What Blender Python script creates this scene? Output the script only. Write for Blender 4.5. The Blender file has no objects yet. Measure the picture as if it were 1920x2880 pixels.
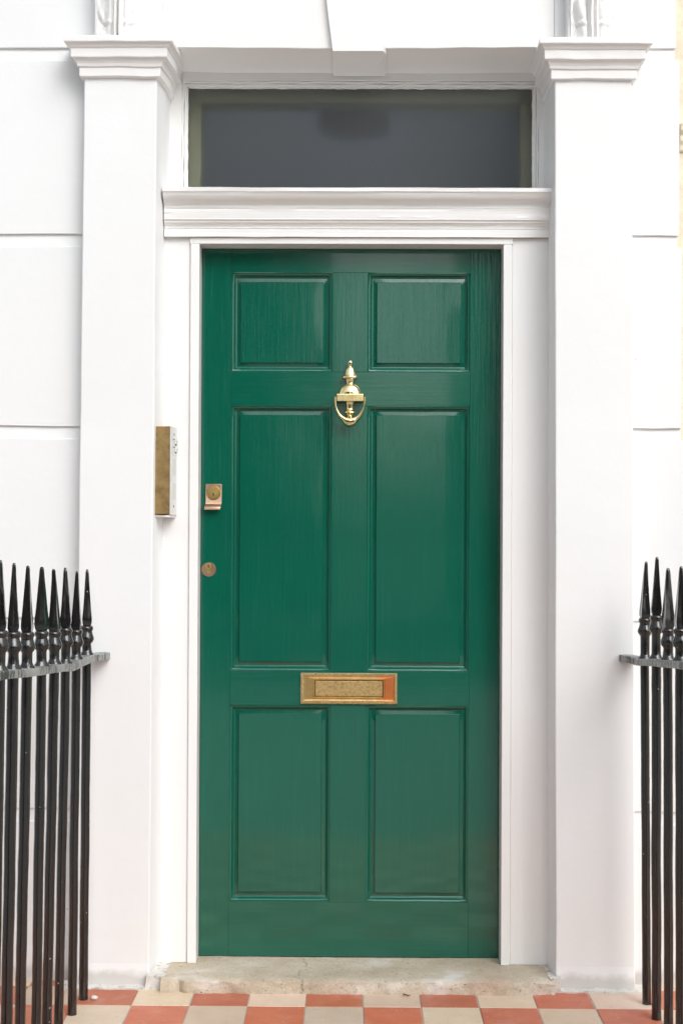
import bpy, bmesh, math, random
from mathutils import Vector, Matrix, noise
random.seed(7)
R = math.radians
S = bpy.context.scene
COL = S.collection

# ------------------------------------------------------------------ camera
cam_d = bpy.data.cameras.new("camera")
cam = bpy.data.objects.new("camera", cam_d); COL.objects.link(cam)
cam_d.sensor_fit = 'VERTICAL'; cam_d.sensor_height = 36.0; cam_d.lens = 50.0
cam_d.clip_start = 0.05; cam_d.clip_end = 500
CAM = Vector((0.0, -3.90, 1.24))
yaw, pitch, roll = 0.0100, 0.0060, 0.0045
cam_d.shift_y = 41.0/2880
Mx = Matrix.Rotation(yaw, 4, 'Z') @ Matrix.Rotation(math.pi/2 + pitch, 4, 'X') @ Matrix.Rotation(roll, 4, 'Z')
cam.matrix_world = Matrix.Translation(CAM) @ Mx
S.camera = cam

# ------------------------------------------------------------------ world, sun, exposure
SUN_EL, SUN_AZ = 40.0, 30.0          # azimuth measured from the street axis towards the right
w = bpy.data.worlds.new("World"); S.world = w; w.use_nodes = True
nt = w.node_tree; bg = nt.nodes['Background']
sky = nt.nodes.new('ShaderNodeTexSky'); sky.sky_type = 'NISHITA'; sky.sun_disc = False
sky.sun_elevation = R(SUN_EL); sky.sun_rotation = R(180 - SUN_AZ)
sky.air_density = 1.6; sky.dust_density = 5.0; sky.ozone_density = 1.0
hs = nt.nodes.new('ShaderNodeHueSaturation'); hs.inputs['Saturation'].default_value = 0.30
cool = nt.nodes.new('ShaderNodeMix'); cool.data_type = 'RGBA'; cool.blend_type = 'MULTIPLY'; cool.inputs[0].default_value = 1.0
cool.inputs[7].default_value = (0.95, 0.99, 1.042, 1)      # cool overcast cloud light
nt.links.new(sky.outputs[0], hs.inputs['Color']); nt.links.new(hs.outputs[0], cool.inputs[6]); nt.links.new(cool.outputs[2], bg.inputs[0])
bg.inputs[1].default_value = 0.15
sun_d = bpy.data.lights.new("sun", 'SUN'); sun = bpy.data.objects.new("sun", sun_d); COL.objects.link(sun)
sun_d.energy = 0.72; sun_d.angle = R(50); sun_d.color = (1.0, 0.99, 0.98)
sdir = Vector((math.sin(R(SUN_AZ))*math.cos(R(SUN_EL)), -math.cos(R(SUN_AZ))*math.cos(R(SUN_EL)), math.sin(R(SUN_EL))))
sun.rotation_euler = sdir.to_track_quat('Z', 'Y').to_euler()
sun.location = (4, -6, 9)
S.view_settings.view_transform = 'Standard'; S.view_settings.look = 'None'
S.view_settings.exposure = 0.25; S.view_settings.gamma = 1.0
S.cycles.use_denoising = True
S.cycles.max_bounces = 10; S.cycles.transmission_bounces = 8

# ------------------------------------------------------------------ helpers
def N(m, t, **kw):
    n = m.node_tree.nodes.new(t)
    for k, v in kw.items():
        if k in n.inputs: n.inputs[k].default_value = v
        else: setattr(n, k, v)
    return n
def L(m, a, b): m.node_tree.links.new(a, b)
def mat(name, col, rough=0.5, metal=0.0, **kw):
    m = bpy.data.materials.new(name); m.use_nodes = True
    p = m.node_tree.nodes['Principled BSDF']
    p.inputs['Base Color'].default_value = (*col, 1); p.inputs['Roughness'].default_value = rough
    p.inputs['Metallic'].default_value = metal
    for k, v in kw.items(): p.inputs[k].default_value = v
    return m
def P(m): return m.node_tree.nodes['Principled BSDF']
def coords(m, scale=(1, 1, 1)):
    tc = N(m, 'ShaderNodeTexCoord'); mp = N(m, 'ShaderNodeMapping'); mp.inputs['Scale'].default_value = scale
    L(m, tc.outputs['Object'], mp.inputs[0]); return mp.outputs[0]
def noise_n(m, vec, scale, detail=4, rough=.55):
    n = N(m, 'ShaderNodeTexNoise'); n.inputs['Scale'].default_value = scale
    n.inputs['Detail'].default_value = detail; n.inputs['Roughness'].default_value = rough
    L(m, vec, n.inputs['Vector']); return n.outputs['Fac']
def ramp(m, fac, stops):
    r = N(m, 'ShaderNodeValToRGB'); e = r.color_ramp.elements
    while len(e) < len(stops): e.new(0.5)
    for i, (p_, c) in enumerate(stops):
        e[i].position = p_; e[i].color = (*c, 1) if isinstance(c, tuple) else (c, c, c, 1)
    L(m, fac, r.inputs[0]); return r.outputs[0]
def mixc(m, fac, a, b, mode='MIX'):
    n = N(m, 'ShaderNodeMix'); n.data_type = 'RGBA'; n.blend_type = mode
    for s, v in ((n.inputs[0], fac), (n.inputs[6], a), (n.inputs[7], b)):
        if hasattr(v, 'links') or hasattr(v, 'is_linked'): L(m, v, s)
        else: s.default_value = v if isinstance(v, (int, float)) else (*v, 1)
    return n.outputs[2]
def mathn(m, op, a, b=None, c=None):
    n = N(m, 'ShaderNodeMath'); n.operation = op
    for i, v in enumerate((a, b, c)):
        if v is None: continue
        if isinstance(v, (int, float)): n.inputs[i].default_value = v
        else: L(m, v, n.inputs[i])
    return n.outputs[0]
def bump(m, h, dist, strength=1.0, prev=None):
    b = N(m, 'ShaderNodeBump'); b.inputs['Distance'].default_value = dist; b.inputs['Strength'].default_value = strength
    L(m, h, b.inputs['Height'])
    if prev is not None: L(m, prev, b.inputs['Normal'])
    return b.outputs[0]

def tag(o, label=None, cat=None, group=None, kind=None):
    if label: o['label'] = label
    if cat: o['category'] = cat
    if group: o['group'] = group
    if kind: o['kind'] = kind
    return o
def empty(name, loc=(0, 0, 0), parent=None):
    o = bpy.data.objects.new(name, None); COL.objects.link(o); o.location = loc; o.empty_display_size = .1
    if parent: o.parent = parent
    return o
def obj(name, bm, m, parent=None, bevel=0, smooth=None, segs=2, loc=None):
    bmesh.ops.remove_doubles(bm, verts=bm.verts, dist=1e-6)
    bmesh.ops.recalc_face_normals(bm, faces=bm.faces)
    me = bpy.data.meshes.new(name); bm.to_mesh(me); bm.free()
    ms = m if isinstance(m, (list, tuple)) else [m]
    for x in ms: me.materials.append(x)
    o = bpy.data.objects.new(name, me); COL.objects.link(o)
    if parent: o.parent = parent
    if loc: o.location = loc
    if bevel:
        b = o.modifiers.new('bevel', 'BEVEL'); b.width = bevel; b.segments = segs; b.limit_method = 'ANGLE'
        b.angle_limit = R(35); b.harden_normals = False
    if smooth is not None:
        for p_ in me.polygons: p_.use_smooth = True
        me.set_sharp_from_angle(angle=R(smooth))
    return o
def box(bm, x0, x1, y0, y1, z0, z1):
    vs = [bm.verts.new((x, y, z)) for x in (x0, x1) for y in (y0, y1) for z in (z0, z1)]
    for q in ((0, 1, 3, 2), (4, 6, 7, 5), (0, 4, 5, 1), (2, 3, 7, 6), (0, 2, 6, 4), (1, 5, 7, 3)):
        bm.faces.new([vs[i] for i in q])
    return bm
def cut(bm, axis, a, b, n):
    """slice the mesh n times between a and b so it can be roughened"""
    for i in range(1, n):
        co = [0, 0, 0]; no = [0, 0, 0]; co[axis] = a + (b - a) * i / n; no[axis] = 1
        bmesh.ops.bisect_plane(bm, geom=bm.verts[:] + bm.edges[:] + bm.faces[:], plane_co=co, plane_no=no, dist=1e-5)
    return bm
def wob(bm, amp, sc, seed=0.0, ax=(1, 1, 1)):
    for v in bm.verts:
        n = noise.noise_vector(v.co * sc + Vector((seed, seed * 1.7, seed * .3)))
        v.co += Vector((n.x * ax[0], n.y * ax[1], n.z * ax[2])) * amp
    return bm
def prism_x(bm, prof, x0, x1):
    """prof: closed list of (y, z), extruded along x"""
    a = [bm.verts.new((x0, y, z)) for y, z in prof]; b = [bm.verts.new((x1, y, z)) for y, z in prof]
    n = len(prof)
    for i in range(n): bm.faces.new([a[i], a[(i+1) % n], b[(i+1) % n], b[i]])
    bm.faces.new(a); bm.faces.new(b[::-1]); return bm
def prism_z(bm, poly0, poly1, z0, z1):
    a = [bm.verts.new((x, y, z0)) for x, y in poly0]; b = [bm.verts.new((x, y, z1)) for x, y in poly1]
    n = len(a)
    for i in range(n): bm.faces.new([a[i], a[(i+1) % n], b[(i+1) % n], b[i]])
    bm.faces.new(a); bm.faces.new(b[::-1]); return bm
def lathe(bm, prof, segs=24, c=(0, 0, 0), sy=1.0, rot=0.0, sx=1.0):
    """prof: list of (radius, z) from bottom to top"""
    rings = []
    for r_, z in prof:
        rings.append([bm.verts.new((c[0] + sx*r_*math.cos(rot+2*math.pi*k/segs), c[1] + sy*r_*math.sin(rot+2*math.pi*k/segs), c[2]+z)) for k in range(segs)])
    for a, b in zip(rings, rings[1:]):
        for k in range(segs): bm.faces.new([a[k], a[(k+1) % segs], b[(k+1) % segs], b[k]])
    bm.faces.new(rings[0][::-1]); bm.faces.new(rings[-1]); return bm
def disc_y(bm, prof, segs=32, c=(0, 0, 0), sz=1.0):
    """prof: (radius, y) pairs, axis along y towards the street"""
    rings = []
    for r_, y in prof:
        rings.append([bm.verts.new((c[0] + r_*math.cos(2*math.pi*k/segs), c[1]+y, c[2] + sz*r_*math.sin(2*math.pi*k/segs))) for k in range(segs)])
    for a, b in zip(rings, rings[1:]):
        for k in range(segs): bm.faces.new([a[k], a[(k+1) % segs], b[(k+1) % segs], b[k]])
    bm.faces.new(rings[0][::-1]); bm.faces.new(rings[-1]); return bm

# ------------------------------------------------------------------ materials
def white_paint(name, col=(.80, .80, .79), rough=.42, b1=.0012, sc=60, grain=None, dirt=0.0, warm=.0):
    m = mat(name, col, rough)
    v = coords(m)
    big = noise_n(m, v, 2.2, 5)
    c = mixc(m, ramp(m, big, [(.35, 0.0), (.7, 1.0)]), col, tuple(x*y for x, y in zip(col, (.975, .972, .965))))
    # sparse specks and scuffs
    vo = N(m, 'ShaderNodeTexVoronoi'); vo.inputs['Scale'].default_value = 9.0; L(m, v, vo.inputs['Vector'])
    sp = ramp(m, vo.outputs['Distance'], [(.018, 1.0), (.03, 0.0)])
    on = ramp(m, noise_n(m, v, 3.1, 1), [(.60, 0.0), (.64, 1.0)])
    c = mixc(m, mathn(m, 'MULTIPLY', mathn(m, 'MULTIPLY', sp, on), .55), c, (.30, .27, .23))
    if dirt:
        # splash-back grime worn into the paint just above the paving
        g = N(m, 'ShaderNodeNewGeometry'); sx = N(m, 'ShaderNodeSeparateXYZ'); L(m, g.outputs['Position'], sx.inputs[0])
        hgt = mathn(m, 'ADD', sx.outputs['Z'], mathn(m, 'MULTIPLY', noise_n(m, v, 14, 6, .7), -.055))
        d = ramp(m, hgt, [(0.0, 1.0), (.02, 0.0)])
        c = mixc(m, mathn(m, 'MULTIPLY', d, dirt), c, (.34, .30, .24))
    L(m, c, P(m).inputs['Base Color'])
    n1 = bump(m, noise_n(m, v, 7, 3), .004, .3)
    n2 = bump(m, noise_n(m, v, sc, 5, .6), b1, .26, n1)
    if grain:
        vg = coords(m, grain)
        n2 = bump(m, noise_n(m, vg, 1.0, 4, .6), .0012, .8, n2)
    L(m, n2, P(m).inputs['Normal'])
    return m
M = {}
M['stucco'] = white_paint('white_stucco', (.82, .825, .825), .5, .0016, 45, dirt=.45)
M['trim'] = white_paint('white_moulding_paint', (.85, .84, .825), .36, .0012, 60)
M['joinery'] = white_paint('white_gloss_joinery', (.84, .835, .825), .26, .0006, 60, grain=(60, 60, 3.5))
M['joinery_h'] = white_paint('white_gloss_transom', (.84, .83, .815), .26, .0006, 60, grain=(2.5, 60, 110))

def door_paint(name, grain):
    m = mat(name, (.0065, .150, .098), .17); p = P(m); p.inputs['Coat Weight'].default_value = .55; p.inputs['Coat Roughness'].default_value = .05
    p.inputs['IOR'].default_value = 1.5
    v = coords(m)
    vg = coords(m, grain)
    g1 = noise_n(m, vg, 1.0, 5, .62)
    big = noise_n(m, v, 3.0, 4)
    c = mixc(m, ramp(m, big, [(.35, 0.), (.7, 1.)]), (.0006, .092, .057), (.0014, .101, .060))
    c = mixc(m, ramp(m, g1, [(.52, 0.), (.70, .38)]), c, (.005, .120, .080))
    # dust and scratches held in the grain
    sc = coords(m, tuple(x*.6 for x in grain))
    c = mixc(m, ramp(m, noise_n(m, sc, 3.0, 2), [(.66, 0.), (.74, .13)]), c, (.07, .17, .12))
    L(m, c, p.inputs['Base Color'])
    L(m, ramp(m, noise_n(m, v, 5.5, 4), [(.3, .06), (.7, .12)]), p.inputs['Roughness'])
    n0 = bump(m, noise_n(m, v, 3.2, 2), .006, .35)
    n0 = bump(m, noise_n(m, coords(m, tuple(x**.5 for x in grain)), 1.0, 3), .0011, .5, n0)
    n1 = bump(m, g1, .00042, .8, n0)
    n2 = bump(m, noise_n(m, v, 230, 3), .00018, .5, n1)
    L(m, n2, p.inputs['Normal'])
    return m
M['door_v'] = door_paint('green_gloss_paint_upright_grain', (130, 130, 5.0))
M['door_h'] = door_paint('green_gloss_paint_cross_grain', (5.0, 130, 130))

def brass(name, col, rough, tar, amt, sc=18, b=.0004):
    m = mat(name, col, rough, 1.0)
    v = coords(m); n = noise_n(m, v, sc, 6, .65)
    f = ramp(m, n, [(.42, 0.), (.66, 1.)])
    L(m, mixc(m, mathn(m, 'MULTIPLY', f, amt), col, tar), P(m).inputs['Base Color'])
    L(m, ramp(m, n, [(.3, rough), (.8, min(1, rough + .28*amt))]), P(m).inputs['Roughness'])
    L(m, bump(m, noise_n(m, v, sc*9, 3), b, .35), P(m).inputs['Normal'])
    return m
M['brass_bright'] = brass('polished_brass', (.96, .80, .44), .09, (.75, .52, .18), .35, 30, .0002)
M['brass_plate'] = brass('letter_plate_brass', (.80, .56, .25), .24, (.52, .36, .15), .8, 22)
M['brass_worn'] = brass('worn_flap_brass', (.66, .47, .22), .42, (.30, .25, .10), .85, 150, .0009)
M['brass_rope'] = brass('pale_brass', (.88, .72, .42), .22, (.6, .45, .2), .5, 30)
M['brass_pull'] = brass('tarnished_brass', (.50, .32, .20), .32, (.36, .30, .28), .8, 60)
M['brass_lock'] = brass('lock_brass', (.74, .54, .22), .28, (.45, .32, .13), .6, 60)
M['brass_old'] = brass('aged_brass_casing', (.36, .245, .10), .45, (.21, .135, .055), .9, 30, .0006)
P(M['brass_old']).inputs['Metallic'].default_value = .6
M['hole'] = mat('keyhole_black', (.01, .009, .008), .6)
M['plastic'] = mat('pale_grille', (.62, .64, .58), .45)
M['plate_white'] = mat('painted_metal_plate', (.70, .69, .66), .35)
M['steel'] = mat('dull_steel', (.10, .09, .08), .5, .5)

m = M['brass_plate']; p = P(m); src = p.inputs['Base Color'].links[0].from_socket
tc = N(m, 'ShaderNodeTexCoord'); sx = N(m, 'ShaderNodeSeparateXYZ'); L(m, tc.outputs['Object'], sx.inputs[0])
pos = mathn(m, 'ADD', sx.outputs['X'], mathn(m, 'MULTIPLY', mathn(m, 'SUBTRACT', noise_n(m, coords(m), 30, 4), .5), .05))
L(m, mixc(m, ramp(m, pos, [(.060, 0.), (.090, .85)]), src, (.95, .27, .085)), p.inputs['Base Color'])  # orange reflection put into the base colour towards the plate's right end
def iron():
    m = mat('black_gloss_ironwork', (.006, .0058, .0060), .15); p = P(m); p.inputs['IOR'].default_value = 1.5; p.inputs['Coat Weight'].default_value = .7; p.inputs['Coat Roughness'].default_value = .04
    v = coords(m)
    n = noise_n(m, v, 8, 5)
    L(m, mixc(m, ramp(m, n, [(.45, 0.), (.75, .6)]), (.006, .0056, .0058), (.013, .011, .010)), p.inputs['Base Color'])
    c0 = p.inputs['Base Color'].links[0].from_socket
    vo = N(m, 'ShaderNodeTexVoronoi'); vo.inputs['Scale'].default_value = 42; L(m, v, vo.inputs['Vector'])
    spk = mathn(m, 'MULTIPLY', ramp(m, vo.outputs['Distance'], [(.07, 1.), (.11, 0.)]), ramp(m, noise_n(m, v, 9, 2), [(.52, 0.), (.56, 1.)]))
    L(m, mixc(m, mathn(m, 'MULTIPLY', spk, .6), c0, (.42, .36, .30)), p.inputs['Base Color'])
    L(m, ramp(m, noise_n(m, v, 14, 4), [(.3, .08), (.75, .28)]), p.inputs['Roughness'])
    n1 = bump(m, noise_n(m, coords(m, (1, 1, .45)), 75, 5, .65), .0022, .55)
    L(m, bump(m, noise_n(m, v, 16, 3), .004, .4, n1), p.inputs['Normal'])
    return m
M['iron'] = iron()
def rail_m():
    m = mat('worn_grey_rail', (.2, .2, .2), .38); p = P(m)
    v = coords(m, (1, 1, .25))
    n = noise_n(m, v, 110, 6, .75)
    n2 = noise_n(m, coords(m), 5, 3)
    f = ramp(m, mathn(m, 'ADD', n, mathn(m, 'MULTIPLY', mathn(m, 'SUBTRACT', n2, .5), .5)), [(.43, 0.), (.53, 1.)])
    L(m, mixc(m, f, (.035, .040, .040), (.31, .32, .31)), p.inputs['Base Color'])
    L(m, bump(m, n, .0015, .7), p.inputs['Normal'])
    return m
M['rail'] = rail_m()

def stone_m():
    m = mat('york_stone', (.4, .35, .27), .8); p = P(m)
    v = coords(m)
    n = noise_n(m, v, 6, 7, .65)
    c = ramp(m, n, [(.3, (.42, .345, .25)), (.5, (.55, .465, .355)), (.72, (.66, .585, .48))])
    fine = noise_n(m, v, 160, 4, .7)
    c = mixc(m, mathn(m, 'MULTIPLY', ramp(m, fine, [(.35, 1.), (.55, 0.)]), .35), c, (.25, .20, .14))
    # elongated brown flecks
    vo = N(m, 'ShaderNodeTexVoronoi'); vo.inputs['Scale'].default_value = 95; L(m, coords(m, (.55, 1, 1)), vo.inputs['Vector'])
    sp = mathn(m, 'MULTIPLY', ramp(m, vo.outputs['Distance'], [(.12, 1.), (.24, 0.)]), ramp(m, noise_n(m, v, 34, 3), [(.50, 0.), (.58, 1.)]))
    c = mixc(m, mathn(m, 'MULTIPLY', sp, .8), c, (.16, .095, .05))
    # white scuffs and pinkish paint rub
    c = mixc(m, ramp(m, noise_n(m, coords(m, (.7, 1, 1)), 8.5, 5, .6), [(.58, 0.), (.72, .6)]), c, (.74, .72, .69))
    c = mixc(m, ramp(m, noise_n(m, v, 4.2, 4), [(.60, 0.), (.76, .35)]), c, (.50, .27, .21))
    # crack
    tc = N(m, 'ShaderNodeTexCoord'); sx = N(m, 'ShaderNodeSeparateXYZ'); L(m, tc.outputs['Object'], sx.inputs[0])
    wig = mathn(m, 'MULTIPLY', mathn(m, 'SUBTRACT', noise_n(m, coords(m, (0.0, 1, 1)), 13, 5, .6), .5), .16)
    d = mathn(m, 'ABSOLUTE', mathn(m, 'SUBTRACT', mathn(m, 'ADD', sx.outputs['X'], .148), wig))
    cr = ramp(m, d, [(.0008, 1.), (.0024, 0.)])
    c = mixc(m, mathn(m, 'MULTIPLY', cr, .5), c, (.08, .07, .065))
    L(m, c, p.inputs['Base Color'])
    n1 = bump(m, n, .004, .7); n2 = bump(m, fine, .0022, .8, n1)
    L(m, n2, p.inputs['Normal'])
    return m
M['stone'] = stone_m()
def mortar_m(name, a, b_):
    m = mat(name, a, .9); v = coords(m); n = noise_n(m, v, 45, 6, .75)
    L(m, ramp(m, n, [(.33, b_), (.46, a)]), P(m).inputs['Base Color'])
    L(m, bump(m, n, .006, .9), P(m).inputs['Normal']); return m
M['mortar'] = mortar_m('crumbling_mortar', (.70, .675, .63), (.34, .30, .26))
M['grout'] = mortar_m('dirty_grout', (.46, .42, .37), (.24, .21, .18))
def tile_m(name, a, b_, speck):
    m = mat(name, a, .52); v = coords(m); p = P(m)
    at = N(m, 'ShaderNodeAttribute'); at.attribute_name = 'tone'
    n = noise_n(m, v, 12, 6, .6)
    c = ramp(m, n, [(.32, a), (.7, b_)])
    f = noise_n(m, v, 420, 3, .7)
    c = mixc(m, mathn(m, 'MULTIPLY', ramp(m, f, [(.36, 1.), (.52, 0.)]), .5), c, speck)
    c = mixc(m, 1.0, c, at.outputs['Color'], 'MULTIPLY')
    c = mixc(m, ramp(m, noise_n(m, v, 7, 7, .72), [(.52, 0.), (.74, .32)]), c, (.62, .50, .43))
    vo = N(m, 'ShaderNodeTexVoronoi'); vo.inputs['Scale'].default_value = 26; L(m, v, vo.inputs['Vector'])
    c = mixc(m, mathn(m, 'MULTIPLY', ramp(m, vo.outputs['Distance'], [(.04, 1.), (.07, 0.)]), .5), c, (.75, .7, .62))
    c = mixc(m, ramp(m, noise_n(m, v, 32, 6, .75), [(.60, 0.), (.72, .45)]), c, (.20, .16, .13))
    L(m, c, p.inputs['Base Color'])
    L(m, bump(m, n, .0015, .5, bump(m, f, .0006, .5)), p.inputs['Normal'])
    return m
M['tile_red'] = tile_m('terracotta_tile', (.48, .130, .064), (.56, .180, .10), (.36, .09, .045))
M['tile_buff'] = tile_m('buff_tile', (.64, .485, .365), (.71, .57, .45), (.46, .34, .22))
M['paving'] = mat('paving', (.40, .39, .37), .85)
M['asphalt'] = mat('asphalt', (.12, .12, .122), .85)
M['kerb'] = mat('kerb_granite', (.28, .27, .26), .8)
M['cream'] = mat('cream_stucco', (.80, .71, .54), .6)
M['olive'] = mat('olive_cream_reveal', (.84, .76, .50), .6)
M['hall'] = mat('hall_wall', (.17, .185, .225), .8)
M['dark_wood'] = mat('brown_lampshade', (.06, .035, .02), .7)
M['leaf'] = mat('dry_leaf', (.20, .09, .025), .7)
for k, sc_ in (('paving', 9), ('asphalt', 60), ('kerb', 30), ('cream', 20)):
    m = M[k]; v = coords(m); base = tuple(P(m).inputs['Base Color'].default_value)[:3]
    L(m, ramp(m, noise_n(m, v, sc_, 6, .65), [(.3, tuple(x*.8 for x in base)), (.7, tuple(min(1, x*1.12) for x in base))]), P(m).inputs['Base Color'])
    L(m, bump(m, noise_n(m, v, sc_*6, 4), .003, .5), P(m).inputs['Normal'])

# frosted fanlight glass: half scattered light, half blurred view of the hall behind
m = bpy.data.materials.new('frosted_glass'); m.use_nodes = True; M['glass'] = m
p = P(m); p.inputs['Base Color'].default_value = (.95, 1, .97, 1); p.inputs['Transmission Weight'].default_value = 1.0
p.inputs['Roughness'].default_value = .45; p.inputs['IOR'].default_value = 1.12
df = N(m, 'ShaderNodeBsdfDiffuse'); v = coords(m)
L(m, ramp(m, noise_n(m, v, 1.6, 2), [(.35, (.072, .080, .074)), (.62, (.070, .076, .092))]), df.inputs['Color'])
gl = N(m, 'ShaderNodeBsdfGlossy'); gl.inputs['Roughness'].default_value = .22; gl.inputs['Color'].default_value = (1, 1, 1, 1)
fr = N(m, 'ShaderNodeFresnel'); fr.inputs['IOR'].default_value = 1.35
mx = N(m, 'ShaderNodeMixShader'); mx.inputs[0].default_value = .30
L(m, p.outputs[0], mx.inputs[1]); L(m, df.outputs[0], mx.inputs[2])
mx2 = N(m, 'ShaderNodeMixShader'); L(m, fr.outputs[0], mx2.inputs[0]); L(m, mx.outputs[0], mx2.inputs[1]); L(m, gl.outputs[0], mx2.inputs[2])
L(m, mx2.outputs[0], m.node_tree.nodes['Material Output'].inputs['Surface'])
vo = N(m, 'ShaderNodeTexVoronoi'); vo.inputs['Scale'].default_value = 38; L(m, v, vo.inputs['Vector'])
L(m, bump(m, noise_n(m, v, 420, 2), .0004, .5), df.inputs['Normal'])

# ------------------------------------------------------------------ the ground
T = 0.1524
X0, Y0 = 0.025, -0.153               # one joint crossing of the checkerboard
bm = bmesh.new(); lay = bm.loops.layers.float_color.new('tone')
for i in range(-13, 14):
    for j in range(-10, 3):
        x0, x1 = X0 + i*T, X0 + (i+1)*T
        y0, y1 = Y0 + j*T, Y0 + (j+1)*T
        if x0 < -2.0 or x1 > 2.05: continue
        g = .0013; red = (i + j) % 2 != 0
        jz = random.uniform(-.0006, .0006); d = .0015
        jx, jy = random.uniform(-.0006, .0006), random.uniform(-.0006, .0006)
        def q(xa, xb, ya, yb, z): return [bm.verts.new(Vector((x + jx, y + jy, z + jz))) for x, y in ((xa, ya), (xb, ya), (xb, yb), (xa, yb))]
        lo = q(x0+g, x1-g, y0+g, y1-g, -.006); mid = q(x0+g, x1-g, y0+g, y1-g, -d); hi = q(x0+g+d, x1-g-d, y0+g+d, y1-g-d, 0)
        fs = [bm.faces.new(hi)]
        for a, b in ((lo, mid), (mid, hi)):
            for k in range(4): fs.append(bm.faces.new([a[k], a[(k+1) % 4], b[(k+1) % 4], b[k]]))
        t = random.uniform(.82, 1.12); tone = (t, t*random.uniform(.97, 1.02), t*random.uniform(.95, 1.03), 1)
        for f in fs:
            f.material_index = 0 if red else 1
            for l in f.loops: l[lay] = tone
o = obj('tiled_path', bm, [M['tile_red'], M['tile_buff']]); tag(o, kind='structure')
bm = bmesh.new(); cut(cut(box(bm, -2.3, 2.4, -1.68, .30, -.05, -.0022), 0, -2.3, 2.4, 60), 1, -1.68, .3, 24); wob(bm, .0008, 30, 3, (0, 0, 1))
o = obj('path_grout', bm, M['grout']); tag(o, kind='structure')
bm = bmesh.new(); x = -40
box(bm, -40, 40, -7.40, -1.70, -.20, -.012)
o = obj('pavement', bm, M['paving']); tag(o, kind='structure')
bm = bmesh.new()
k = -40
while k < 40:
    box(bm, k + .004, k + .896, -7.55, -7.404, -.20, -.008); k += .9
o = obj('kerb', bm, M['kerb'], bevel=.012); tag(o, kind='structure')
bm = bmesh.new(); box(bm, -250, 250, -250, 250, -.30, -.135)
o = obj('road', bm, M['asphalt']); tag(o, kind='structure')
bm = bmesh.new(); box(bm, -40, 40, -19.2, -16.4, -.20, -.01)
o = obj('far_pavement', bm, M['paving']); tag(o, kind='structure')
bm = bmesh.new(); box(bm, -40, -2.32, -1.68, .4, -.2, -.014); box(bm, 2.42, 40, -1.68, .4, -.2, -.014)
o = obj('forecourt', bm, M['paving']); tag(o, kind='structure')

# ------------------------------------------------------------------ the white house
house = empty('townhouse', (0, .05, 0)); house.location = (0, 0, 0)
tag(house, 'white stucco townhouse front with pilasters, fanlight and a green panelled door', 'house')

# walls: banded courses, each a sloped face above a shadow groove
YW = .05
joints = [2.595, 2.075, 1.540, 1.006, .477]
def banded(bm, x0, x1, edges, seed):
    """edges: x of the free end for each course from the top (None = straight)"""
    z_top = joints[0]
    tops = joints; H = .034
    for i, zt in enumerate(tops):
        zb = tops[i+1] if i + 1 < len(tops) else -.02
        xe = x1 if edges is None else edges[i]
        # channel under the joint line (recess, sloping out to flush at its foot)
        prof = [(YW + .0075, zt + .004), (YW + .0075, zt - .003), (YW + .0045, zt - H), (YW + .5, zt - H), (YW + .5, zt)]
        s = bmesh.new(); prism_x(s, prof, x0, xe - (.012 if edges else 0)); cut(s, 0, x0, xe, 14); wob(s, .0010, 9, seed + i, (0, 1, .4))
        merge(bm, s)
        s = bmesh.new(); prism_x(s, [(YW, zb + .0006), (YW, zt - H - .0014), (YW + .002, zt - H + .0002), (YW + .5, zt - H + .0002), (YW + .5, zb + .0006)], x0, xe)
        cut(s, 0, x0, xe, 16)
        for v_ in s.verts:
            if abs(v_.co.y - YW) < 1e-4:
                v_.co.z += noise.noise(Vector((v_.co.x*11, v_.co.z*3, seed))) * .0034
                v_.co.y += noise.noise(Vector((v_.co.x*5, v_.co.z*3, seed + 5))) * .0016
        merge(bm, s)
def merge(bm, s):
    me = bpy.data.meshes.new('tmp'); s.to_mesh(me); s.free(); bm.from_mesh(me); bpy.data.meshes.remove(me)
bm = bmesh.new()
banded(bm, -3.4, -.66, None, 1.0)
obj('wall', bm, M['stucco'], house, bevel=.0016)
bm = bmesh.new()
banded(bm, .66, .9, [.892, .900, .911, .913, .913], 8.0)
obj('wall', bm, M['stucco'], house, bevel=.0016)
# upper wall over the doorway with its soffit
bm = bmesh.new()
def upper(x0, x1, ztop=5.2, seed=2, n=24):
    s = bmesh.new()
    zs = joints[0] + .0003
    box(s, x0, x1, YW, .55, zs, ztop); cut(s, 0, x0, x1, n)
    for v_ in s.verts:
        if v_.co.z < zs + .01 and v_.co.y < .1:
            v_.co.z += noise.noise(Vector((v_.co.x*11, 2.0, seed))) * .0022
        if v_.co.y < .1: v_.co.y += noise.noise(Vector((v_.co.x*4, v_.co.z*2, seed+3))) * .002
    merge(bm, s)
upper(-3.4, -.545); upper(.545, .882, seed=4, n=8)
obj('wall', bm, M['stucco'], house, bevel=.002)
bm = bmesh.new(); s = bmesh.new()
# lintel: front face at the wall plane, soffit falling gently to the fanlight frame
prism_x(s, [(YW, 2.599), (.185, 2.577), (.215, 2.575), (.55, 2.575), (.55, 5.2), (YW, 5.2)], -.5448, .5448)
cut(s, 0, -.545, .545, 26)
for v_ in s.verts:
    if v_.co.z < 2.7:
        v_.co.z += noise.noise(Vector((v_.co.x*10, v_.co.y*9, 4.4))) * .0022 - .004*math.cos(v_.co.x*2.6)
    if v_.co.y < .08: v_.co.y += noise.noise(Vector((v_.co.x*4, v_.co.z*2, 5))) * .002
merge(bm, s)
obj('lintel', bm, M['trim'], house, bevel=.002)
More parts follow.
